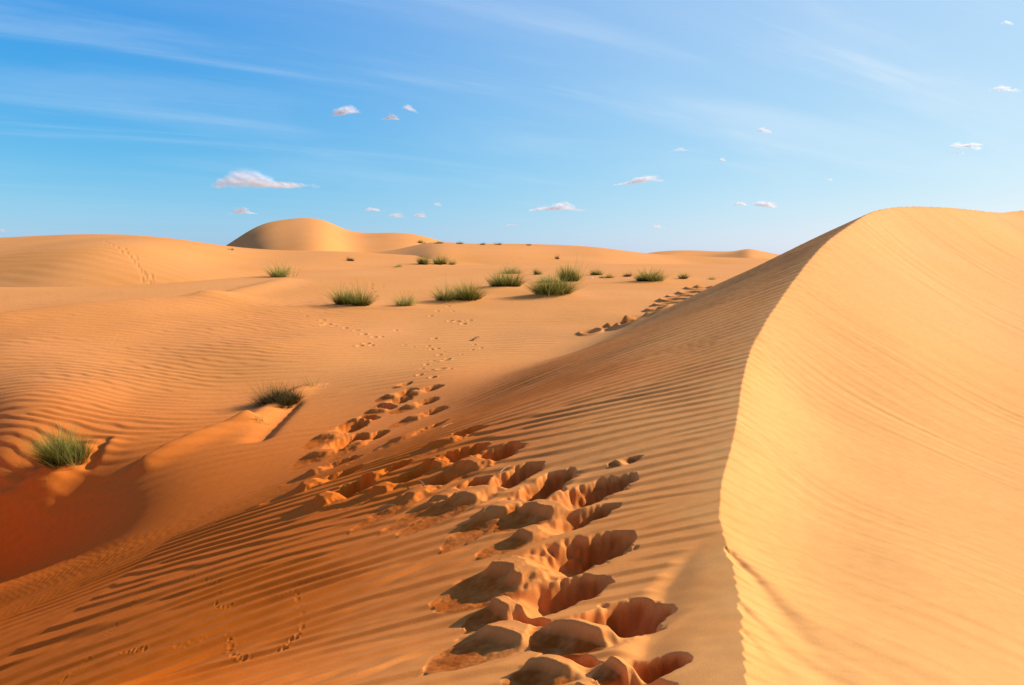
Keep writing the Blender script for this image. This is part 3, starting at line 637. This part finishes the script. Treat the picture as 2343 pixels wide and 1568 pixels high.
twig('dark weathered stick half buried in the sand right of the valley footprints', (1082, 779), (1096, 773), .03, m_dtwig, grp='dark sticks', lift=.04)
def stone(label, u, v, s, mat=m_scrap, name='white_scrap', cat='litter', grp='white scraps by the green clumps'):
    p = cast(u, v)
    if p is None: return
    me = D.meshes.new(name); import bmesh; bm = bmesh.new(); bmesh.ops.create_icosphere(bm, subdivisions=2, radius=1)
    for vv in bm.verts: vv.co = Vector((vv.co.x*s, vv.co.y*s*.6, vv.co.z*s*.35))*(1+random.uniform(-.25, .25))
    bm.to_mesh(me); bm.free(); me.materials.append(mat); o = D.objects.new(name, me); COL.objects.link(o); o.location = p+Vector((0, 0, s*.15)); o.rotation_euler.z = random.uniform(0, 3); tag(o, label, cat, grp)
stone('leftmost white scrap on the sand before the small round green clump', 589.5, 278.6, .07)
stone('white scrap just left of the flat ragged green patch', 592, 278.2, .09)
stone('white scrap nearest the flat ragged green patch', 595.5, 278.5, .06)

# ------------------------------------------------------------------ clouds
m_cl, t, b = material('cloud'); ns = t.nodes; lk = t.links
def cloud_mat(name, dens):
    m, t, b = material(name); ns = t.nodes; lk = t.links; ns.remove(b)
    o = [n for n in ns if n.type == 'OUTPUT_MATERIAL'][0]
    d = ns.new('ShaderNodeBsdfDiffuse'); d.inputs[0].default_value = (.86, .93, 1.0, 1); tl = ns.new('ShaderNodeBsdfTranslucent'); tl.inputs[0].default_value = (.86, .93, 1.0, 1)
    mx = ns.new('ShaderNodeMixShader'); mx.inputs[0].default_value = .68; lk.new(d.outputs[0], mx.inputs[1]); lk.new(tl.outputs[0], mx.inputs[2])
    # a puff is thickest through its middle: opacity follows the chord of the ball along the ray
    g = ns.new('ShaderNodeNewGeometry'); dt = ns.new('ShaderNodeVectorMath'); dt.operation = 'DOT_PRODUCT'; lk.new(g.outputs['Incoming'], dt.inputs[0]); lk.new(g.outputs['Normal'], dt.inputs[1])
    ab = ns.new('ShaderNodeMath'); ab.operation = 'ABSOLUTE'; lk.new(dt.outputs['Value'], ab.inputs[0])
    pw = ns.new('ShaderNodeMath'); pw.operation = 'POWER'; lk.new(ab.outputs[0], pw.inputs[0]); pw.inputs[1].default_value = 2.2
    ml = ns.new('ShaderNodeMath'); ml.operation = 'MULTIPLY'; lk.new(pw.outputs[0], ml.inputs[0]); ml.inputs[1].default_value = dens
    tr = ns.new('ShaderNodeBsdfTransparent'); m3 = ns.new('ShaderNodeMixShader'); lk.new(ml.outputs[0], m3.inputs[0]); lk.new(tr.outputs[0], m3.inputs[1]); lk.new(mx.outputs[0], m3.inputs[2]); lk.new(m3.outputs[0], o.inputs[0])
    return m
D.materials.remove(m_cl)
CM = cloud_mat('cloud', .20); CMT = cloud_mat('thin_cloud', .10)
import bmesh
_bm = bmesh.new(); bmesh.ops.create_icosphere(_bm, subdivisions=3, radius=1); _bm.verts.ensure_lookup_table()
PV = np.array([v.co for v in _bm.verts]); PF = np.array([[v.index for v in f.verts] for f in _bm.faces]); _bm.free()
def cloud(label, u, v, wpx, hpx, thin=False, seed=0, tilt=0):
    d = 2400.0; p = P(u, v, d); k = d/F; a, c = wpx*k*.5, hpx*k*.5
    r = np.random.default_rng(seed*11+3); n = int(36+wpx*.9)
    x = np.clip(r.normal(0, .45, n), -1, 1); cen = r.uniform(-.55, .55, 3)
    env = np.maximum.reduce([np.exp(-((x-q)/w_)**2)*h_ for q, w_, h_ in zip(cen, (.35, .25, .3), (1, .75, .6))])*.85+.15*(1-x*x)
    t = r.random(n)
    rad = c*(.28+.5*env*r.random(n)); rx = rad*r.uniform(1.3, 2.6, n)
    z = -.55*c + rad*.5 + t*env*c*1.25
    y = r.normal(0, .3, n)*a*.5
    xs = x*a*(1-.12*t)
    vs = []; fs = []
    for i in range(n):
        vs.append(PV*np.array([rx[i], rx[i]*.9, rad[i]*np.where(t[i] < .3, .7, 1)])+np.array([xs[i], y[i], z[i]])); fs.append(PF+i*len(PV))
    co = np.concatenate(vs); ca, sa = math.cos(tilt), math.sin(tilt); co = np.stack([co[:, 0]*ca-co[:, 2]*sa, co[:, 1], co[:, 0]*sa+co[:, 2]*ca], -1)
    f = np.concatenate(fs); me = D.meshes.new('cloud'); me.vertices.add(len(co)); me.vertices.foreach_set('co', co.astype(np.float32).ravel())
    me.loops.add(f.size); me.loops.foreach_set('vertex_index', f.astype(np.int32).ravel()); me.polygons.add(len(f)); me.polygons.foreach_set('loop_start', (np.arange(len(f))*3).astype(np.int32))
    me.polygons.foreach_set('use_smooth', np.ones(len(f), bool)); me.update(calc_edges=True); me.materials.append(CMT if thin else CM)
    o = D.objects.new('cloud', me); COL.objects.link(o); o.location = p; tag(o, label, 'cloud', 'small clouds low in the sky')
cl = [
 ('largest white puffy cloud with flat base, above and left of the rounded hill', 263, 182, 104, 20, 0, 1, 0),
 ('small flat cloud low above the left shoulder of the rounded hill', 241, 212, 30, 7, 0, 2, 0),
 ('ragged wispy cloud with a hook on top, leftmost of the three higher ones', 344, 112, 30, 10, 0, 3, .12),
 ('small oval cloud, lower of the pair right of the ragged wispy cloud', 391, 118, 18, 6, 0, 4, 0),
 ('small ragged cloud, upper of the pair right of the ragged wispy cloud', 410, 109, 15, 7, 1, 5, -.3),
 ('small flat cloud over the right slope of the rounded hill', 374, 210, 22, 5, 0, 6, 0),
 ('faint puff, left one of the twin puffs low above the hill ridge', 396, 216, 18, 6, 1, 7, 0),
 ('faint puff, right one of the twin puffs low above the hill ridge', 419, 216, 18, 6, 1, 8, 0),
 ('long white cloud low in the middle of the sky', 557, 208, 54, 10, 0, 9, 0),
 ('white cloud with humped right end, right of the middle of the sky', 638, 181, 46, 9, 0, 10, .08),
 ('right one of two close small clouds left above the high dune', 765, 205, 26, 8, 0, 11, -.15),
 ('left one of two close small clouds left above the high dune', 741, 204, 14, 5, 0, 12, 0),
 ('faint small puff low above the distant dunes', 657, 227, 18, 5, 1, 13, 0),
 ('small bright cloud alone in the right half, above the two close ones', 764, 131, 16, 5, 0, 14, -.1),
 ('thin flat little cloud above the cloud with the humped end', 681, 150, 22, 4, 1, 15, .08),
 ('ragged thin cloud in front of white sky above the high dune', 966, 146, 36, 7, 0, 16, -.1),
 ('thin lower streak just beneath the ragged cloud above the high dune', 958, 153.5, 18, 3, 1, 17, 0),
 ('bright little cloud near the right edge of the sky', 1005, 89, 28, 6, 0, 18, -.05),
 ('smallest cloud in the upper right corner', 1007, 23, 14, 4, 1, 19, -.1),
 ('very faint flat streak low over the row of tiny skyline clumps', 511, 225, 22, 3, 1, 20, 0),
 ('tiny faint speck of cloud alone left of the ragged cloud over the high dune', 830, 180, 8, 3, 1, 21, 0),
 ('tiny speck of cloud under the thin flat little cloud', 722, 160, 6, 4, 1, 22, 0),
 ('very faint little puff above the twin puffs', 438, 205, 9, 4, 1, 23, 0),
 ('faint smudge of cloud at the far left just above the dune', 2, 231, 8, 4, 1, 24, 0),
]
for l_, u, v, w_, h_, tn, s_, ti in cl: cloud(l_, u, v, w_, h_, bool(tn), s_, ti)
SC.cycles.transparent_max_bounces = 64
print('verts', X.size)
